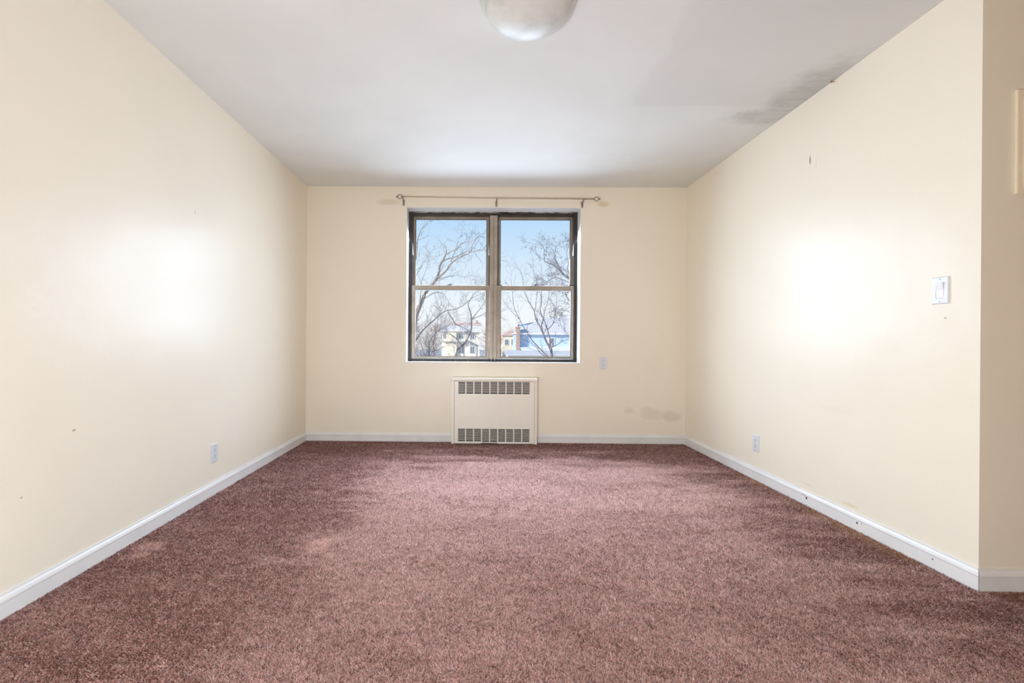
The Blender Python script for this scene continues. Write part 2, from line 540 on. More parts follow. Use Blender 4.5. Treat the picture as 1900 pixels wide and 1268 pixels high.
tone = np.clip(.21 - .09 * sstep(Y, 3.1, 3.9) + sheen + .36 * nap + rng.normal(0, .17, N) + clump - .5 * dent + .35 * furn, 0, 1)  # nap shading, sheen and far falloff painted in, beside random yarn colour
soil = np.clip((sstep(X, XR - .13, XR - .02) * sstep(Y, 1.9, 2.2) * (1 - sstep(Y, 3.1, 3.6))) * (value_noise(X, Y, 8, 5, 8) * 1.3 - .15), 0, .75)
hgt = S * 1.2 * rng.uniform(.75, 1.2, N) * (1 - .75 * dent) * (1 - .3 * furn)
lean = np.stack([rng.normal(0, .55, N) + .15 * (streak - .5), rng.normal(0, .5, N) + .7 * (nap - .3)], 1)
rad = S * .62
ang = rng.uniform(0, 2 * np.pi, N)
V = np.zeros((N, 4, 3), np.float32)
zb = -.0072
for k in range(3):
    a = ang + k * 2 * np.pi / 3
    V[:, k, 0] = X + rad * np.cos(a); V[:, k, 1] = Y + rad * np.sin(a); V[:, k, 2] = zb
V[:, 3, 0] = X + lean[:, 0] * hgt; V[:, 3, 1] = Y + lean[:, 1] * hgt; V[:, 3, 2] = zb + hgt
Fi = np.array([[0, 1, 3], [1, 2, 3], [2, 0, 3]])
F = (np.arange(N)[:, None, None] * 4 + Fi[None]).reshape(-1)
me = bpy.data.meshes.new('carpet_pile')
me.vertices.add(N * 4)
me.vertices.foreach_set('co', V.reshape(-1))
me.loops.add(N * 9)
me.loops.foreach_set('vertex_index', F.astype(np.int32))
me.polygons.add(N * 3)
me.polygons.foreach_set('loop_start', (np.arange(N * 3) * 3).astype(np.int32))
me.update(calc_edges=True)
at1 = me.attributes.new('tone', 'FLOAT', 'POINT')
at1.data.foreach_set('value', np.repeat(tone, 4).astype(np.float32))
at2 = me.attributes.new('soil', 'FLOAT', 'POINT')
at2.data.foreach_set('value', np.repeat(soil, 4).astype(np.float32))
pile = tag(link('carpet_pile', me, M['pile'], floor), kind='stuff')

# ------------------------------------------------------------------ window
win = tag(empty('window_1', (0.157, 4.50, OZ0)), kind='structure')
win['label'] = 'bronze aluminium double-hung twin window in the far wall'
def wpart(name, bm, m, parent):
    o = obj(name, bm, m)
    o.parent = parent
    p = parent
    off = Vector((0, 0, 0))
    while p is not None:
        off += p.location
        p = p.parent
    o.location = -off
    return o
def wempty(name, loc, parent):
    o = empty(name)
    off = Vector((0, 0, 0)); p = parent
    while p is not None:
        off += p.location
        p = p.parent
    o.location = Vector(loc) - off
    o.parent = parent
    return o
FY0, FY1 = 4.490, 4.600
# outer frame: jambs, head, sill with track ribs
wpart('outer_frame', B((OX0, -0.645, FY0, FY1, OZ0, OZ1), (0.960, OX1, FY0, FY1, OZ0, OZ1),
                       (-0.645, 0.960, FY0, FY1, 2.208, OZ1), (-0.645, 0.960, FY0, FY1, OZ0, 0.788),
                       (OX0 + .006, -0.662, FY0 - .006, FY0, OZ0 + .006, OZ1 - .006), (0.974, OX1 - .006, FY0 - .006, FY0, OZ0 + .006, OZ1 - .006),
                       (OX0 + .006, OX1 - .006, FY0 - .006, FY0, 2.226, OZ1 - .006), (OX0 + .006, OX1 - .006, FY0 - .006, FY0, OZ0 + .006, 0.770),
                       bevel=0.0015, seg=1), M['frame_shaded'], win)
wpart('mullion', B((0.127, 0.161, FY0 + .004, FY1, 0.788, 2.208), (0.166, 0.201, FY0 + .004, FY1, 0.788, 2.208),
                   (0.155, 0.172, FY0 + .010, FY1, 0.788, 2.208), bevel=0.002, seg=1), M['mullion'], win)
for cx in (0.148, 0.182):
    wpart('paint_blob', B((cx - .006, cx + .006, FY0 - .002, FY0 + .01, 0.772, 0.79), bevel=0.003), M['mullion'], win)

def frame_boxes(x0, x1, z0, z1, l, r, t, b, y0, y1):
    return ((x0, x0 + l, y0, y1, z0, z1), (x1 - r, x1, y0, y1, z0, z1),
            (x0 + l, x1 - r, y0, y1, z1 - t, z1), (x0 + l, x1 - r, y0, y1, z0, z0 + b))
for x0, x1 in ((-0.645, 0.127), (0.201, 0.960)):
    # upper sash sits in the outer track
    up = wempty('upper_sash', ((x0 + x1) / 2, 4.555, 1.49), win)
    ux0, ux1 = x0 + .002, x1 - .002
    wpart('sash_frame', B(*frame_boxes(ux0, ux1, 1.475, 2.208, .031, .031, .030, .040, 4.545, 4.572), bevel=0.002, seg=1), M['sash'], up)
    wpart('glazing_gasket', B(*frame_boxes(ux0 + .029, ux1 - .029, 1.513, 2.180, .004, .004, .004, .004, 4.541, 4.546)), M['gasket'], up)
    wpart('pane', B((ux0 + .030, ux1 - .030, 4.556, 4.560, 1.514, 2.179)), M['glass'], up)
    # dark side tracks above the lower sash
    wpart('side_track', B((x0, x0 + .009, FY0 + .006, 4.545, 1.515, 2.208)), M['track'], win)
    wpart('side_track', B((x1 - .009, x1, FY0 + .006, 4.545, 1.515, 2.208)), M['track'], win)
    # lower sash in the inner track
    lo = wempty('lower_sash', ((x0 + x1) / 2, 4.515, 0.79), win)
    wpart('sash_frame', B(*frame_boxes(x0 + .001, x1 - .001, 0.790, 1.514, .036, .033, .047, .021, 4.500, 4.528), bevel=0.002, seg=1), M['sash'], lo)
    wpart('glazing_gasket', B(*frame_boxes(x0 + .035, x1 - .032, 0.809, 1.469, .004, .004, .004, .004, 4.497, 4.501)), M['gasket'], lo)
    wpart('pane', B((x0 + .036, x1 - .033, 4.511, 4.515, 0.810, 1.468)), M['glass'], lo)
    wpart('lift_lip', B((x0 + .004, x1 - .004, 4.490, 4.502, 0.792, 0.799), bevel=0.002), M['mullion'], lo)
    cxm = (x0 + x1) / 2 - (0.0 if x0 > 0 else 0.012)
    bm = B((cxm - .028, cxm + .028, 4.504, 4.526, 1.513, 1.519), bevel=0.001, seg=1)
    lathe(bm, [(0.010, 0), (0.010, .008), (0.0, .010)], (cxm, 4.515, 1.519), 'z', 12)
    box(bm, cxm - .004, cxm + .030, 4.508, 4.514, 1.523, 1.528)
    wpart('sash_latch', bm, M['track'], lo)
    for tx in ((x0 + .004, x0 + .05), (x1 - .05, x1 - .004)):
        if x0 > 0:
            wpart('tilt_latch', B((tx[0], tx[1], 4.503, 4.524, 1.513, 1.521), bevel=0.001, seg=1), M['track'], lo)

# ------------------------------------------------------------------ convector (wall heater)
conv = tag(empty('wall_convector', (0.172, 4.31, 0.0)), 'cream metal wall convector with two slotted grilles standing under the window', 'heater')
CY = 4.263
def cpart(name, bm, m, kind=None, label=None, parent=conv):
    o = wpart(name, bm, m, parent)
    if kind: o['kind'] = kind
    if label: o['label'] = label
    return o
cpart('casing', B((RX0, RX0 + .026, CY + .006, 4.353, -.004, 0.588), (RX1 - .026, RX1, CY + .006, 4.353, -.004, 0.588),
                  (RX0 + .026, RX1 - .026, 4.340, 4.352, -.004, 0.588), bevel=0.002, seg=1), M['enamel'])
cpart('top_cap', B((RX0 - .004, RX1 + .004, CY - .006, 4.353, 0.588, 0.617), bevel=0.006, seg=3), M['enamel'])
PX0, PX1 = RX0 + .028, RX1 - .028
GX0, GW, GP, GO = -0.166, 0.673, 0.0752, 0.0655     # first column, total width, pitch, opening
TZ0, TZ1, BZ0, BZ1 = 0.470, 0.580, 0.024, 0.140
DX0, DX1, DZ0, DZ1 = GX0 + 3 * GP - .007, GX0 + 4 * GP + GO + .007, 0.010, 0.155
def cols(ids):
    return [(GX0 + i * GP, GX0 + i * GP + GO) for i in ids]
def bars(z0, z1, ids):
    out = []
    cs = cols(ids)
    for (a, b), (c, d) in zip(cs, cs[1:]):
        if c - b < .02:
            out.append((b, c, CY, CY + .004, z0, z1))
    return out
G1 = GX0 + 8 * GP + GO
cpart('front_panel', B((PX0, GX0, CY, CY + .004, 0.004, 0.586), (G1, PX1, CY, CY + .004, 0.004, 0.586),
                       (GX0, G1, CY, CY + .004, TZ1, 0.586), (GX0, G1, CY, CY + .004, BZ1, TZ0),
                       (GX0, DX0, CY, CY + .004, 0.004, BZ0), (DX1, G1, CY, CY + .004, 0.004, BZ0),
                       *bars(TZ0, TZ1, range(9)), *bars(BZ0, BZ1, (0, 1, 2)), *bars(BZ0, BZ1, (5, 6, 7, 8)),
                       (DX0 - .004, DX0 - .0005, CY, CY + .004, BZ0, BZ1), (DX1 + .0005, DX1 + .004, CY, CY + .004, BZ0, BZ1)), M['enamel'])
def slats(z0, z1, ids, y=CY, n=9):
    bm = bmesh.new()
    p = (z1 - z0) / n
    for a, b in cols(ids):
        for k in range(1, n):
            z = z0 + k * p
            prism(bm, [(y + .0004, z - .0019), (y + .0030, z - .0019), (y + .0060, z + .0012), (y + .0052, z + .0019), (y + .0004, z + .0019)], 'x', a, b)
    return bm
cpart('top_grille', slats(TZ0, TZ1, range(9)), M['enamel'], 'stuff')
cpart('bottom_grille', slats(BZ0, BZ1, (0, 1, 2, 5, 6, 7, 8)), M['enamel'], 'stuff')
door = wempty('access_door', ((DX0 + DX1) / 2, CY, DZ0), conv)
dc = cols((3, 4))
dy = CY - .006
cpart('door_frame', B((DX0, dc[0][0], dy, dy + .005, DZ0, DZ1), (dc[1][1], DX1, dy, dy + .005, DZ0, DZ1),
                      (dc[0][1], dc[1][0], dy, dy + .005, DZ0, DZ1), (dc[0][0], dc[0][1], dy, dy + .005, BZ1 + .003, DZ1),
                      (dc[1][0], dc[1][1], dy, dy + .005, BZ1 + .003, DZ1), (dc[0][0], dc[0][1], dy, dy + .005, DZ0, BZ0 - .005),
                      (dc[1][0], dc[1][1], dy, dy + .005, DZ0, BZ0 - .005)), M['enamel'], parent=door)
cpart('door_grille', slats(BZ0 - .005, BZ1 + .003, (3, 4), dy, 10), M['enamel'], 'stuff', parent=door)
bm = bmesh.new()
for k in range(150):
    x = RX0 + .03 + k * .00497
    w = random.uniform(-.0012, .0012)
    box(bm, x + w, x + w + .0011, 4.285, 4.337, 0.455, 0.584)
    box(bm, x - w, x - w + .0011, 4.285, 4.337, 0.008, 0.150)
cpart('heating_fins', bm, M['fins'], 'stuff')
cpart('back_sheet', B((RX0 + .027, RX1 - .027, 4.337, 4.3395, 0.0, 0.588)), M['dark_inside'])
bm = bmesh.new()
for z in (0.500, 0.530, 0.555, 0.05, 0.085, 0.12):
    pts, rr = [], []
    for k in range(25):
        pts.append((RX0 + .04 + k * .0305, 4.281, z + random.uniform(-.004, .004)))
        rr.append(.003)
    tb = Tubes(5); tb.add(pts, rr)
    for v in tb.v: bm.verts.new(v)
    bm.verts.ensure_lookup_table()
    base = len(bm.verts) - len(tb.v)
    for f in tb.f: bm.faces.new([bm.verts[base + i] for i in f])
cpart('fin_tubes', bm, M['fins'], 'stuff')

# ------------------------------------------------------------------ outlets and switch (built facing -Y at the origin, then turned)
def rounded_plate(w, h, d, hole=None):
    bm = bmesh.new()
    if hole is None:
        box(bm, -w / 2, w / 2, -d, 0, -h / 2, h / 2, bevel=0.0022, seg=2)
        return bm
    hw, hh = hole
    outer = [(-w / 2, -h / 2), (w / 2, -h / 2), (w / 2, h / 2), (-w / 2, h / 2)]
    inner = [(-hw / 2, -hh / 2), (hw / 2, -hh / 2), (hw / 2, hh / 2), (-hw / 2, hh / 2)]
    k = 0.0035
    mid = [(x - math.copysign(k, x), z - math.copysign(k, z)) for x, z in outer]
    ring = lambda pts, y: [bm.verts.new((x, y, z)) for x, z in pts]
    rings = [ring(outer, 0), ring(outer, -d * .45), ring(mid, -d), ring(inner, -d), ring(inner, -.0005)]
    for a, b in zip(rings, rings[1:]):
        for i in range(4):
            j = (i + 1) % 4
            bm.faces.new((a[i], a[j], b[j], b[i]))
    bm.faces.new(rings[-1])
    return bm
def screw(z, x=0.0, y=-.006):
    bm = bmesh.new()
    lathe(bm, [(0.0033, 0.0015), (0.0033, 0), (0.0026, -.0008), (0.0, -.001)], (x, y, z), 'y', 12)
    return bm
def make_outlet(label, duplex=False):
    o = tag(empty('wall_outlet'), label, 'outlet', 'wall outlets')
    obj('cover_plate', rounded_plate(0.072, 0.116, 0.006, (0.034, 0.068)), M['plastic'], o)
    face = obj('receptacle', B((-.0163, .0163, -.0068, -.0005, -.0333, .0333), bevel=0.0012), M['plastic'], o)
    sl = bmesh.new()
    for cz in (.0185, -.0185):
        box(sl, -.0076, -.0052, -.0073, -.006, cz - .001, cz + .0075)
        box(sl, .0052, .0074, -.0073, -.006, cz, cz + .0068)
        lathe(sl, [(0.0028, .001), (0.0028, 0), (0, -.0001)], (0, -.0072, cz - .0075), 'y', 10)
    obj('socket_slots', sl, M['slot'], face)
    for z in (.0485, -.0485):
        obj('screw', screw(z), M['screw'], o)
    return o
def dup(root, label):
    r = root.copy(); COL.objects.link(r); r['label'] = label
    for ch in list(root.children):
        c = ch.copy(); COL.objects.link(c); c.parent = r
        for g in ch.children:
            d = g.copy(); COL.objects.link(d); d.parent = c
    return r
ob = make_outlet('white outlet on the far wall to the right of the window')
ob.location = (1.212, 4.353, 0.763)
ol = dup(ob, 'white outlet low on the left wall above the baseboard')
ol.location = (XL, 2.822, 0.253); ol.rotation_euler = (0, 0, math.pi / 2)
orr = dup(ob, 'white outlet low on the right wall above the baseboard')
orr.location = (XR, 3.251, 0.253); orr.rotation_euler = (0, 0, -math.pi / 2)

sw = tag(empty('light_switch', (XR, 1.974, 1.197)), 'white rocker light switch on the right wall near its outer corner', 'light switch')
sw.rotation_euler = (0, 0, -math.pi / 2)
obj('cover_plate', rounded_plate(0.072, 0.116, 0.006, (0.035, 0.068)), M['plastic'], sw)
bm = bmesh.new()
prism(bm, [(-.0015, -.033), (-.0050, -.033), (-.0064, 0.0), (-.0125, .033), (-.0015, .033)], 'x', -.0155, .0155)
bmesh.ops.bevel(bm, geom=list(bm.edges), offset=.0007, segments=1, affect='EDGES')
obj('rocker', bm, M['plastic_rocker'], sw)
for z in (.0485, -.0485):
    obj('screw', screw(z), M['screw'], sw)

# ------------------------------------------------------------------ curtain rod and brackets
RY = 4.283
rod = tag(empty('curtain_rod', (0.18, RY, 2.312)), 'thin pewter telescoping curtain rod with open cage finials above the window', 'curtain rod')
def rpart(name, tubes, m, parent=rod):
    o = tubes.build(name, m, parent)
    o.location = -Vector(parent.location)
    return o
tb = Tubes(12)
tb.add([(-0.712, RY, 2.3215), (-0.40, RY, 2.3165), (-0.10, RY, 2.3125), (0.19, RY, 2.310)], [.0042] * 4)
rpart('inner_tube', tb, M['rod'])
tb = Tubes(12)
tb.add([(0.175, RY, 2.310), (0.178, RY, 2.310), (0.60, RY, 2.3085), (1.094, RY, 2.3055)], [.0062] * 4)
rpart('outer_tube', tb, M['rod'])
for s, cx, cz in ((-1, -0.734, 2.322), (1, 1.118, 2.3053)):
    tb = Tubes(8)
    R = .0195
    for k in range(2):                       # open ring of the finial
        w = math.pi * (k + .5)
        pts = []
        for i in range(13):
            a = math.pi * i / 12
            pts.append((cx - s * R * math.cos(a), RY + R * math.sin(a) * math.cos(w), cz + R * math.sin(a) * math.sin(w)))
        tb.add(pts, [.0040] * 13)
    tb.add([(cx - s * .030, RY, cz), (cx - s * .018, RY, cz)], [.0080, .0055])
    tb.add([(cx + s * .016, RY, cz), (cx + s * .022, RY, cz), (cx + s * .030, RY, cz)], [.0045, .0065, .0120])
    rpart('finial', tb, M['bracket'])
def make_bracket(label):
    b = tag(empty('curtain_bracket'), label, 'bracket', 'curtain rod brackets')
    bm = bmesh.new()
    prism(bm, [(-.0098, -.060), (-.006, -.0645), (.006, -.0645), (.0098, -.060), (.0098, -.008), (-.0098, -.008)], 'y', -.003, 0)
    obj('wall_plate', bm, M['bracket'], b)
    tb = Tubes(8)
    tb.add([(0, -.002, -.028), (0, -.020, -.020), (.0, -.045, -.013), (.0, -.070, -.0085)], [.0075, .0070, .0062, .0058])
    for i in range(1):
        pts = [(.0, -.070 - .0105 * math.sin(a), -.0005 - .0105 * math.cos(a)) for a in [math.radians(x) for x in range(-95, 96, 15)]]
        tb.add(pts, [.0038] * len(pts))
    tb.build('arm', M['bracket'], b)
    obj('screw', screw(-.052, 0, -.0035), M['screw'], b)
    return b
b1 = make_bracket('pewter curtain bracket at the left end of the rod')
b1.location = (-0.706, 4.353, 2.3225)
b2 = dup(b1, 'pewter curtain bracket at the middle of the rod'); b2.location = (0.182, 4.353, 2.3135)
b3 = dup(b1, 'pewter curtain bracket near the right end of the rod'); b3.location = (1.000, 4.353, 2.309)

# ------------------------------------------------------------------ ceiling light
LX, LY = 0.212, 1.945
lamp = tag(empty('ceiling_light', (LX, LY, ZC)), 'white frosted glass dome light flush on the ceiling', 'ceiling light')
bm = bmesh.new()
lathe(bm, [(0.0, 0.0), (0.170, 0.0), (0.172, -.004), (0.165, -.026), (0.0, -.026)], (0, 0, 0), 'z', 64)
obj('ceiling_pan', bm, M['fixture_white'], lamp, smooth=False)
prof = [(0.196, -.008), (0.2015, -.010), (0.2035, -.014), (0.2000, -.021), (0.1920, -.027), (0.1850, -.034), (0.1800, -.042)]
for i in range(1, 19):
    a = i / 18 * math.pi / 2
    prof.append((max(0.0, 0.1800 * math.cos(a)), -.042 - 0.084 * math.sin(a)))
prof[-1] = (0.0, prof[-1][1])
bm = lathe(bmesh.new(), prof, (0, 0, 0), 'z', 72)
o = obj('glass_bowl', bm, M['bowl'], lamp, smooth=True)
so = o.modifiers.new('thickness', 'SOLIDIFY'); so.thickness = 0.004; so.offset = 1.0

# ------------------------------------------------------------------ electrical panel and nail
pn = tag(empty('electrical_panel', (2.30, YE, 1.765)), 'cream painted metal panel door on the shaded alcove wall', 'electrical panel')
bm = bmesh.new()
w0, w1, z0, z1 = -.186, .186, -.206, .206
box(bm, w0, w1, -.013, 0, z0, z1, bevel=0.005, seg=2)
obj('panel_frame', bm, M['panel_paint'], pn)
obj('door', B((w0 + .026, w1 - .026, -.0165, -.012, z0 + .026, z1 - .026), bevel=0.002), M['panel_paint'], pn)
for z in (.098, -.092):
    bm = lathe(bmesh.new(), [(0.0, -.012), (0.004, -.012), (0.004, .012), (0.0, .012)], (w0 + .027, -.018, z), 'z', 10)
    obj('hinge', bm, M['panel_paint'], pn)

bm = bmesh.new()
lathe(bm, [(0.0, .012), (0.0022, .012), (0.0022, -.016), (0.006, -.017), (0.006, -.019), (0.0, -.020)], (0, 0, 0), 'x', 10)
nl = tag(obj('wall_nail', bm, M['nail']), 'small rusty nail at the top of the right wall under the ceiling', 'nail')
nl.location = (XR - .0, 2.566, 2.430)

# ------------------------------------------------------------------ outdoors
GZ = -5.6
t = NT('winter_ground')
c = t.mix(t.ramp(t.noise(.35, 4.0), 0.35, 0.65), col(215, 210, 205), col(190, 184, 174))
M['ground'] = t.principled(c, 0.9, 0.2)
tag(obj('ground', B((-160, 200, 6.0, 330, GZ - .3, GZ)), M['ground']), kind='structure')

M['bark_pale'] = simple('pale_sycamore_bark', col(158, 148, 138), 0.85, 0.2, 0, 0.22, 7.0)
M['bark_grey'] = simple('grey_brown_bark', col(128, 124, 128), 0.85, 0.2, 0, 0.18, 6.0)
M['bark_far'] = simple('pinkish_winter_twigs', col(178, 146, 136), 0.9, 0.1, 0, 0.10, 1.0)
M['twig'] = simple('grey_twigs', col(132, 132, 142), 0.85, 0.1, 0, 0.15, 5.0)

def grow(tb, p, d, L, r, level, spread, up, rnd):
    """one twig with its side twigs"""
    n = 4
    pts, rr = [Vector(p)], [r]
    q, dd = Vector(p), Vector(d).normalized()
    for i in range(n):
        dd = (dd + Vector((rnd.gauss(0, .16), rnd.gauss(0, .16), rnd.gauss(0, .12) + up))).normalized()
        q = q + dd * (L / n)
        pts.append(q.copy()); rr.append(max(.0028, r * (1 - .75 * (i + 1) / n)))
        if level > 0:
            for _ in range(rnd.choice((1, 1, 2))):
                side = dd.cross(Vector((rnd.gauss(0, 1), rnd.gauss(0, 1), rnd.gauss(0, 1)))).normalized()
                a = rnd.uniform(.5, spread)
                nd = dd * math.cos(a) + side * math.sin(a)
                grow(tb, q, nd, L * rnd.uniform(.35, .62), max(.0028, rr[-1] * .62), level - 1, spread, up, rnd)
    tb.add(pts, rr)

def smooth_line(pts, k=3):
    P = [Vector(p) for p in pts]
    out = []
    for i in range(len(P) - 1):
        a, b, c, d = P[max(i - 1, 0)], P[i], P[i + 1], P[min(i + 2, len(P) - 1)]
        for j in range(k):
            s = j / k
            out.append(0.5 * ((2 * b) + (c - a) * s + (2 * a - 5 * b + 4 * c - d) * s * s + (3 * b - a - 3 * c + d) * s ** 3))
    out.append(P[-1])
    return out

def limb_tree(name, label, limbs, mat, twig_mat, twig_len, every, levels, seed, group=None, buds=0, minz=-1.5, thin=0.65):
    rnd = random.Random(seed)
    foot = limbs[0][0][0]
    root = tag(empty(name, (foot[0], foot[1], GZ)), label, 'tree', group)
    off = -Vector(root.location)
    tw = Tubes(3)
    first = True
    tips = []
    for pts, r0, r1 in limbs:
        line = smooth_line(pts)
        r0, r1 = r0 * thin, r1 * thin
        if first:
            line = [Vector((foot[0], foot[1], GZ - .05))] + line
        n = len(line)
        rad = [r0 + (r1 - r0) * (i / (n - 1)) ** .7 for i in range(n)]
        tb = Tubes(7)
        tb.add(line, rad)
        tb.build('trunk' if first else 'branch', mat, root).location = off
        first = False
        acc = 0.0
        for i in range(1, n):
            seg = line[i] - line[i - 1]
            acc += seg.length
            if line[i].z < minz: acc = 0; continue
            while acc > every:
                acc -= every * rnd.uniform(.7, 1.4)
                d = seg.normalized()
                side = d.cross(Vector((rnd.gauss(0, 1), rnd.gauss(0, 1), rnd.gauss(0, 1)))).normalized()
                a = rnd.uniform(.45, 1.0)
                grow(tw, line[i], d * math.cos(a) + side * math.sin(a) + Vector((0, 0, .15)), twig_len * rnd.uniform(.5, 1.25),
                     min(rad[i] * .5, .012), levels, 1.05, .05, rnd)
        grow(tw, line[-1], line[-1] - line[-2], twig_len, rad[-1], levels, 1.0, .04, rnd)
    for _ in range(buds):                    # seed balls and curled leaves still hanging on
        b = Vector(rnd.choice(tw.v))
        s = rnd.uniform(.010, .020)
        tw.add([b + Vector((0, 0, -.04)), b + Vector((0, 0, -.04 - s)), b + Vector((0, 0, -.04 - 2 * s))], [s * .4, s, s * .4])
    o = tw.build('twigs', twig_mat, root, smooth=False)
    o.location = off
    o['kind'] = 'stuff'
    return root

LIMBS_A = [
    ([(-2.38,14.0,-5.82),(-2.24,14.01,-1.17),(-1.99,14.02,0.83),(-1.89,14.05,1.63),(-1.72,14.08,2.12),(-1.58,14.13,2.46),(-1.37,14.18,2.75),(-1.25,14.25,2.93),(-1.2,14.33,3.11),(-1.18,14.41,3.33),(-1.1,14.51,3.53),(-1.01,14.62,3.73),(-1.0,14.73,3.87),(-1.03,14.86,4.04),(-1.11,15.0,4.14)], 0.15, 0.014),
    ([(-1.22,14.0,2.9),(-0.97,13.97,3.09),(-0.79,13.88,3.33),(-0.57,13.72,3.45),(-0.31,13.51,3.54),(-0.12,13.23,3.56),(0.15,12.9,3.54),(0.34,12.5,3.38)], 0.055, 0.014),
    ([(-1.06,14.0,3.44),(-0.78,14.13,3.54),(-0.54,14.53,3.71),(-0.31,15.2,3.97)], 0.028, 0.008),
    ([(-0.96,14.0,3.61),(-0.8,13.97,3.71),(-0.6,13.89,3.76),(-0.52,13.75,3.87),(-0.31,13.56,3.92),(-0.15,13.31,3.89),(0.01,13.0,3.92)], 0.026, 0.008),
    ([(-0.8,14.0,3.4),(-0.73,14.06,3.62),(-0.64,14.24,3.91),(-0.59,14.54,4.23),(-0.5,14.96,4.47),(-0.54,15.5,4.87)], 0.022, 0.006),
    ([(-0.18,14.0,3.71),(-0.15,14.03,3.91),(-0.05,14.12,4.1),(0.08,14.28,4.29),(0.21,14.5,4.39)], 0.02, 0.007),
    ([(-1.99,14.0,0.83),(-1.96,13.97,2.16),(-1.89,13.88,3.14),(-1.82,13.72,3.64),(-1.77,13.51,3.95),(-1.65,13.23,4.15),(-1.51,12.9,4.23),(-1.36,12.5,4.22)], 0.045, 0.009),
    ([(-1.75,14.0,2.0),(-1.72,14.06,2.71),(-1.7,14.22,2.9),(-1.62,14.51,3.22),(-1.57,14.9,3.58)], 0.022, 0.006),
    ([(-1.84,14.0,3.16),(-1.7,13.91,3.23),(-1.53,13.64,3.43),(-1.35,13.2,3.54)], 0.018, 0.006),
    ([(-1.67,14.0,2.2),(-1.46,14.05,2.36),(-1.27,14.21,2.47),(-1.09,14.47,2.46),(-0.94,14.83,2.27),(-0.95,15.3,2.04)], 0.024, 0.007),
    ([(-1.31,14.0,2.78),(-1.09,14.14,2.87),(-0.81,14.58,3.05),(-0.41,15.3,3.12)], 0.014, 0.006),
]
LIMBS_B = [
    ([(-1.12,19.0,-6.42),(-1.02,19.01,-1.91),(-0.87,19.03,0.34),(-0.6,19.07,0.74),(-0.41,19.13,0.98),(-0.23,19.2,1.44),(-0.22,19.29,1.87),(-0.27,19.39,2.22),(-0.36,19.51,2.46),(-0.31,19.65,2.7),(-0.11,19.8,3.02)], 0.11, 0.012),
    ([(-0.61,19.0,0.75),(-0.79,18.87,1.0),(-1.01,18.47,1.19),(-1.16,17.8,1.25)], 0.04, 0.01),
    ([(-2.79,19.0,0.33),(-2.48,18.99,1.06),(-2.16,18.96,1.47),(-1.82,18.91,1.78),(-1.48,18.84,2.07),(-1.25,18.75,2.2),(-0.87,18.64,2.26),(-0.59,18.51,2.38),(-0.32,18.36,2.59),(-0.15,18.19,2.69),(0.15,18.0,2.81)], 0.06, 0.012),
    ([(-1.2,19.0,2.13),(-1.0,19.03,1.86),(-0.89,19.12,1.66),(-0.55,19.27,1.53),(-0.24,19.49,1.33),(0.09,19.76,1.1),(0.38,20.1,0.94)], 0.03, 0.012),
    ([(-0.22,19.0,1.85),(0.01,18.86,2.13),(0.26,18.42,2.44),(0.43,17.7,2.7)], 0.032, 0.009),
    ([(-0.22,19.0,1.86),(0.11,19.27,2.01),(0.41,20.1,2.21)], 0.028, 0.009),
    ([(-0.4,19.0,0.98),(-0.09,18.91,0.8),(0.2,18.64,0.76),(0.48,18.2,0.81)], 0.03, 0.01),
]
LIMBS_E = [
    ([(-2.46,24.0,-8.94),(-2.48,24.02,-2.11),(-2.52,24.09,0.14),(-2.47,24.2,0.92),(-2.2,24.36,1.33),(-1.84,24.56,1.66),(-1.34,24.8,1.89)], 0.07, 0.01),
    ([(-2.49,24.0,-1.54),(-2.41,23.95,0.17),(-2.06,23.8,0.46),(-1.62,23.55,0.68),(-1.21,23.2,0.76)], 0.045, 0.01),
    ([(-2.49,24.0,-0.68),(-2.83,24.1,0.45),(-3.07,24.4,1.17),(-3.26,24.9,1.97)], 0.04, 0.009),
    ([(-2.47,24.0,0.46),(-2.21,23.9,1.03),(-2.02,23.6,1.87),(-2.01,23.1,2.4)], 0.034, 0.008),
    ([(-2.49,24.0,-0.97),(-2.94,23.93,-0.06),(-3.26,23.73,0.46),(-3.38,23.4,0.74)], 0.034, 0.008),
]
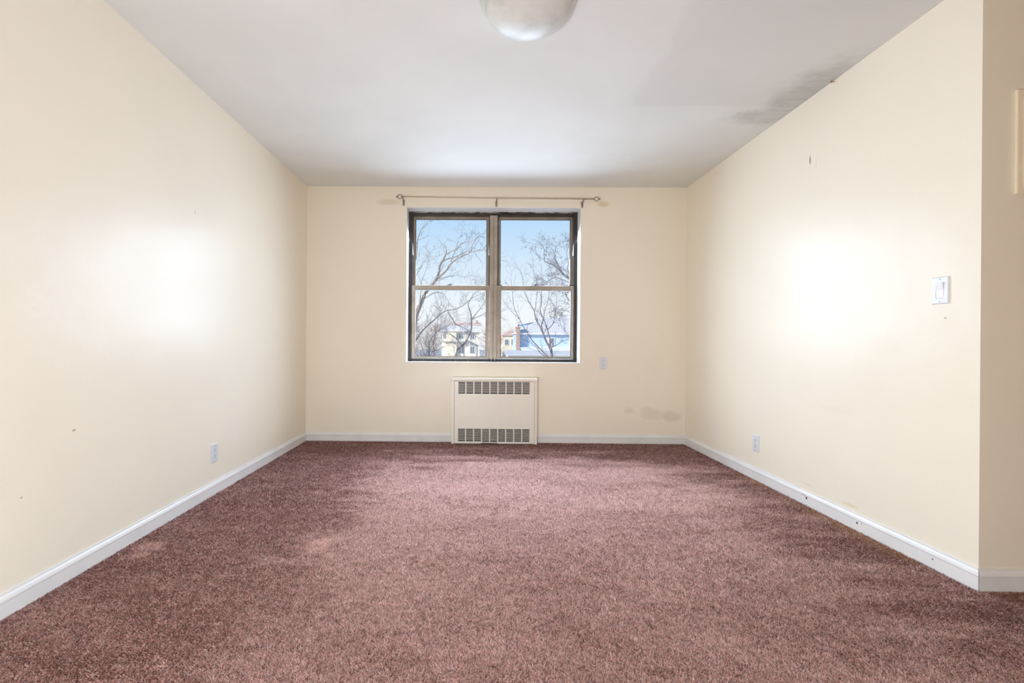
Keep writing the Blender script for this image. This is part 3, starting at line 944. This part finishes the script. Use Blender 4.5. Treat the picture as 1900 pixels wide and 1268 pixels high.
LIMBS_C = [
    ([(2.81,16.0,-5.96),(2.72,16.0,-1.42),(2.65,16.02,0.47),(2.6,16.04,0.73),(2.46,16.07,0.97),(2.34,16.11,1.28),(2.25,16.17,1.5),(2.15,16.23,1.67),(2.09,16.29,1.89),(2.05,16.37,2.09),(1.87,16.46,2.42),(1.76,16.56,2.7),(1.72,16.66,2.85),(1.67,16.78,3.36),(1.56,16.9,3.66)], 0.085, 0.007),
    ([(2.33,16.0,1.28),(2.28,15.97,1.54),(2.34,15.89,1.77),(2.35,15.75,2.02),(2.42,15.56,2.29),(2.43,15.31,2.59),(2.42,15.0,2.84)], 0.038, 0.008),
    ([(2.63,16.0,0.56),(2.59,16.01,0.97),(2.52,16.04,1.3),(2.41,16.09,1.66),(2.25,16.16,2.05),(2.31,16.25,2.32),(2.32,16.36,2.72),(2.36,16.48,3.16),(2.36,16.63,3.52),(2.35,16.8,3.82)], 0.046, 0.006),
    ([(2.48,16.0,1.36),(2.69,16.06,1.59),(2.8,16.25,1.94),(2.9,16.56,2.58),(2.94,17.0,2.95)], 0.028, 0.007),
    ([(2.67,16.0,0.09),(2.45,15.98,0.47),(2.13,15.93,0.8),(1.91,15.83,1.03),(1.63,15.7,1.44),(1.47,15.53,1.71),(1.26,15.32,2.1),(1.2,15.08,2.42),(1.13,14.8,2.81)], 0.042, 0.007),
    ([(2.46,16.0,0.39),(2.24,16.04,0.58),(2.09,16.16,0.8),(1.82,16.36,0.96),(1.56,16.64,1.11),(1.37,17.0,1.27)], 0.03, 0.008),
    ([(2.02,16.0,2.02),(2.05,15.98,2.06),(2.08,15.91,2.39),(2.1,15.8,2.71),(2.06,15.64,2.96),(1.94,15.44,3.25),(1.84,15.2,3.39)], 0.022, 0.006),
    ([(1.49,16.0,1.75),(1.29,16.07,1.96),(1.13,16.27,2.12),(0.99,16.6,2.4)], 0.016, 0.006),
    ([(2.59,16.0,0.73),(2.86,16.09,0.85),(3.13,16.36,1.0),(3.46,16.8,1.03)], 0.026, 0.008),
]
LIMBS_D = [
    ([(3.05,12.0,-5.64),(2.91,12.01,-0.82),(2.78,12.03,1.45),(2.64,12.07,2.31),(2.48,12.13,2.62),(2.32,12.2,2.75),(2.22,12.29,2.93),(2.18,12.39,3.1),(2.14,12.51,3.23),(2.13,12.65,3.45),(2.06,12.8,3.6)], 0.11, 0.008),
    ([(2.29,12.0,2.74),(2.08,11.99,2.92),(1.98,11.95,2.98),(1.81,11.89,3.03),(1.74,11.8,3.06),(1.72,11.69,3.29),(1.66,11.56,3.4),(1.59,11.4,3.41)], 0.022, 0.005),
    ([(2.49,12.0,2.57),(2.39,12.04,2.89),(2.44,12.15,3.04),(2.43,12.34,3.36),(2.53,12.6,3.62)], 0.02, 0.006),
    ([(2.63,12.0,2.3),(2.45,11.97,2.49),(2.16,11.87,2.6),(1.99,11.71,2.61),(1.77,11.49,2.47),(1.61,11.2,2.37)], 0.022, 0.006),
    ([(2.75,12.0,1.59),(2.49,12.04,1.98),(2.4,12.18,2.17),(2.35,12.39,2.3),(2.27,12.7,2.37)], 0.026, 0.006),
    ([(2.78,12.0,1.31),(2.45,11.93,1.72),(2.24,11.73,1.76),(2.04,11.4,1.77)], 0.02, 0.005),
    ([(2.54,12.0,2.44),(2.36,12.06,2.45),(2.16,12.22,2.51),(1.97,12.5,2.54)], 0.018, 0.005),
    ([(2.81,12.0,0.88),(2.51,12.06,1.09),(2.32,12.22,1.31),(2.27,12.5,1.53)], 0.024, 0.006),
]

limb_tree('sycamore_tree', 'pale leaning sycamore with forked bare limbs in the upper left pane', LIMBS_A, M['bark_pale'], M['twig'], 0.60, .30, 1, 3, buds=50)
limb_tree('bare_tree', 'grey bare tree arching in front of the cream house', LIMBS_B, M['bark_grey'], M['twig'], 0.75, .40, 2, 4, buds=50)
limb_tree('bushy_tree', 'dense dark bare bushy tree at the lower left of the window', LIMBS_E, M['bark_grey'], M['bark_grey'], 1.05, .17, 2, 5, buds=40)
limb_tree('young_tree', 'slender many-stemmed bare tree in front of the blue house', LIMBS_C, M['bark_grey'], M['twig'], 0.55, .26, 1, 6, buds=60)
limb_tree('gnarled_tree', 'crooked bare tree with clustered buds beside the right window jamb', LIMBS_D, M['bark_grey'], M['twig'], 0.38, .22, 2, 8, buds=160)

def far_tree(x, y, h, seed, label, group):
    rnd = random.Random(seed)
    root = tag(empty('distant_tree', (x, y, GZ)), label, 'tree', group)
    tb = Tubes(5)
    top = h * .8
    line = [Vector((x + rnd.gauss(0, .1) * i, y, GZ - .05 + top * i / 5)) for i in range(6)]
    rad = [.22 * (1 - i / 6.2) for i in range(6)]
    tb.add(line, rad)
    tb.build('trunk', M['bark_far'], root).location = -Vector(root.location)
    tw = Tubes(3)
    for i in range(44):
        s = rnd.uniform(.28, .98)
        k = min(4, int(s * 5))
        p = line[k].lerp(line[k + 1], s * 5 - k)
        a = rnd.uniform(0, 2 * math.pi)
        grow(tw, p, Vector((math.cos(a), math.sin(a), rnd.uniform(.4, 1.1))), h * rnd.uniform(.18, .30), .05, 2, .95, .06, rnd)
    o = tw.build('twigs', M['bark_far'], root, smooth=False)
    o.location = -Vector(root.location)
    o['kind'] = 'stuff'

for i, (x, y, h) in enumerate(((-17.5, 124, 12.5), (-12.8, 138, 13.5), (-8.0, 162, 14.5), (-2.0, 166, 14.0), (3.6, 164, 12.8), (-15.0, 92, 10.0))):
    far_tree(x, y, h, 20 + i, 'distant bare tree with pinkish twigs behind the cream house', 'distant trees behind the cream house')
for i, (x, y, h) in enumerate(((4.9, 112, 9.6), (8.2, 154, 11.4), (10.6, 108, 8.8), (15.5, 178, 13.0))):
    far_tree(x, y, h, 40 + i, 'distant bare tree with pinkish twigs left of the brick chimney', 'distant trees left of the blue house')

def wall_mat(name, c, scale):
    """horizontal clapboard"""
    t = NT(name)
    sep = t.n('SeparateXYZ', Vector=t.pos())
    f = t.math('FRACT', t.math('MULTIPLY', sep.outputs['Z'], scale))
    cc = t.mix(t.ramp(f, .8, 1.0), c, tuple(v * .8 for v in c[:3]) + (1,))
    return t.principled(cc, .7, .2)
M['cream_siding'] = wall_mat('cream_siding', col(246, 240, 224), 5.0)
M['blue_siding'] = wall_mat('blue_siding', col(188, 210, 238), 5.0)
M['roof_white'] = simple('pale_roof', col(235, 230, 222), .7, .2, 0, .05, 2.0)
M['roof_grey'] = simple('grey_shingle_roof', col(206, 206, 206), .8, .2, 0, .08, 3.0)
M['roof_brown'] = simple('brown_tile_roof', col(212, 186, 176), .8, .2, 0, .10, 2.0)
M['brick'] = simple('brown_brick', col(182, 158, 150), .85, .2, 0, .18, 6.0)
M['house_trim'] = simple('white_house_trim', col(240, 240, 240), .6, .2)
M['pane_dark'] = simple('dark_house_pane', col(126, 132, 144), .15, .5)
M['beige'] = simple('beige_panel', col(238, 228, 208), .7, .2)

def hpart(name, bm, m, root, parent=None):
    p = parent or root
    o = obj(name, bm, m, p)
    if p is root:
        o.location = -Vector(root.location)
    return o
def house_window(root, x0, x1, y, z0, z1):
    f = hpart('window', B((x0, x1, y - .12, y + .02, z0, z1)), M['house_trim'], root)
    k = .12
    hpart('pane', B((x0 + k, (x0 + x1) / 2 - .04, y - .14, y - .1, z0 + k, z1 - k), ((x0 + x1) / 2 + .04, x1 - k, y - .14, y - .1, z0 + k, z1 - k)), M['pane_dark'], root, f)

# cream house
h1 = tag(empty('cream_house', (-4.0, 110, GZ)), 'cream two-storey house with pale roof behind the trees in the left pane', 'house')
hpart('wall', B((-8.4, 0.7, 110, 118, GZ, 3.15)), M['cream_siding'], h1)
hpart('roof', prism(bmesh.new(), [(109.3, 3.0), (114.0, 4.45), (118.7, 3.0), (118.7, 3.2), (114.0, 4.70), (109.3, 3.2)], 'x', -8.9, 1.2), M['roof_white'], h1)
bm = prism(bmesh.new(), [(-7.6, 3.2), (-5.2, 3.95), (-1.4, 3.2)], 'y', 109.1, 112.0)
hpart('gable', bm, M['house_trim'], h1)
hpart('bay', B((-7.0, -4.8, 109.3, 110.0, GZ, 2.95)), M['beige'], h1)
hpart('balcony', B((-8.4, -1.6, 108.6, 110.0, 0.75, 1.0), bevel=.02), M['house_trim'], h1)
for x in (-8.3, -4.9, -1.8):
    hpart('post', B((x, x + .16, 108.7, 108.86, GZ, 0.75)), M['house_trim'], h1)
house_window(h1, -8.1, -7.2, 110, 1.3, 2.7)
house_window(h1, -4.3, -3.2, 110, 1.3, 2.7)
house_window(h1, -1.6, -0.4, 110, 1.3, 2.7)
house_window(h1, -4.2, -3.0, 110, -2.2, -.3)
house_window(h1, -1.6, -0.4, 110, -2.2, -.3)

h2 = tag(empty('brown_roofed_house', (-2.5, 138, GZ)), 'house with brown tile roof rising behind the cream house', 'house')
hpart('wall', B((-7.0, 1.0, 138, 146, GZ, 4.4)), M['cream_siding'], h2)
hpart('roof', prism(bmesh.new(), [(137.4, 4.2), (142.0, 6.6), (146.6, 4.2)], 'x', -7.5, 1.5), M['roof_brown'], h2)
hpart('chimney', B((-0.2, 0.5, 141.4, 142.2, 5.6, 7.3)), M['brick'], h2)

# blue house
h3 = tag(empty('blue_house', (12, 80, GZ)), 'blue clapboard house with grey roof in the right pane', 'house')
hpart('wall', B((7.0, 20.0, 80, 88, GZ, 2.25)), M['blue_siding'], h3)
bm = bmesh.new()
v = [bm.verts.new(p) for p in ((6.7, 79.5, 2.35), (20.3, 79.5, 2.35), (20.3, 84.0, 5.45), (12.3, 84.0, 5.35), (6.7, 88.5, 2.35), (20.3, 88.5, 2.35),
                               (6.7, 79.5, 2.2), (20.3, 79.5, 2.2), (6.7, 88.5, 2.2), (20.3, 88.5, 2.2))]
for q in ((0, 1, 2, 3), (0, 3, 4), (4, 3, 2, 5), (1, 5, 2), (6, 7, 1, 0), (8, 6, 0, 4), (9, 8, 4, 5), (7, 9, 5, 1), (6, 8, 9, 7)):
    bm.faces.new([v[i] for i in q])
hpart('roof', bm, M['roof_grey'], h3)
hpart('gutter', B((6.6, 20.4, 79.3, 79.5, 2.12, 2.38), bevel=.03), M['house_trim'], h3)
bm = prism(bmesh.new(), [(8.3, GZ), (12.6, GZ), (12.6, 4.95), (8.3, 4.10)], 'y', 86.5, 92.0)
hpart('rear_wing', bm, M['blue_siding'], h3)
hpart('wing_roof', prism(bmesh.new(), [(8.0, 4.05), (12.7, 4.98), (12.7, 5.12), (8.0, 4.2)], 'y', 86.2, 92.3), M['house_trim'], h3)
ch = hpart('chimney', B((6.9, 7.55, 78.9, 79.9, GZ, 3.45), (6.8, 7.65, 78.8, 80.0, 3.2, 3.5), bevel=.02), M['brick'], h3)
hpart('flue', lathe(bmesh.new(), [(.0, 0), (.16, 0), (.16, .45), (.0, .45)], (7.22, 79.4, 3.45), 'z', 10), M['brick'], h3, None)
house_window(h3, 12.6, 13.75, 80, -.25, 1.65)
house_window(h3, 16.4, 17.5, 80, -.25, 1.65)
hpart('porch_roof', prism(bmesh.new(), [(76.5, -.62), (80.0, -.10), (80.0, .02), (76.5, -.48)], 'x', 7.6, 20.0), M['house_trim'], h3)
hpart('porch_fascia', B((7.6, 20.0, 76.4, 76.55, -.85, -.48)), M['house_trim'], h3)
for x in (7.8, 11.2, 14.6, 18.0):
    hpart('porch_post', B((x, x + .16, 76.6, 76.76, GZ, -.7)), M['house_trim'], h3)

h4 = tag(empty('tan_house', (9.3, 125, GZ)), 'narrow tan house seen left of the brick chimney', 'house')
hpart('wall', B((7.2, 11.4, 125, 132, GZ, 2.5)), M['beige'], h4)
hpart('roof', prism(bmesh.new(), [(6.9, 2.4), (9.3, 4.0), (11.7, 2.4)], 'y', 124.6, 132.4), M['roof_brown'], h4)
for x in (7.7, 9.5):
    house_window(h4, x, x + 1.1, 125, -.2, 1.5)
sh = tag(empty('low_shed', (8, 58, GZ)), 'long low white shed in front of the blue house', 'shed')
hpart('wall', B((4.0, 14.0, 58, 61, GZ, -.75)), M['house_trim'], sh)
hpart('roof', prism(bmesh.new(), [(57.6, -.85), (59.5, -.35), (61.4, -.85), (61.4, -.75), (59.5, -.24), (57.6, -.75)], 'x', 3.7, 14.3), M['roof_grey'], sh)
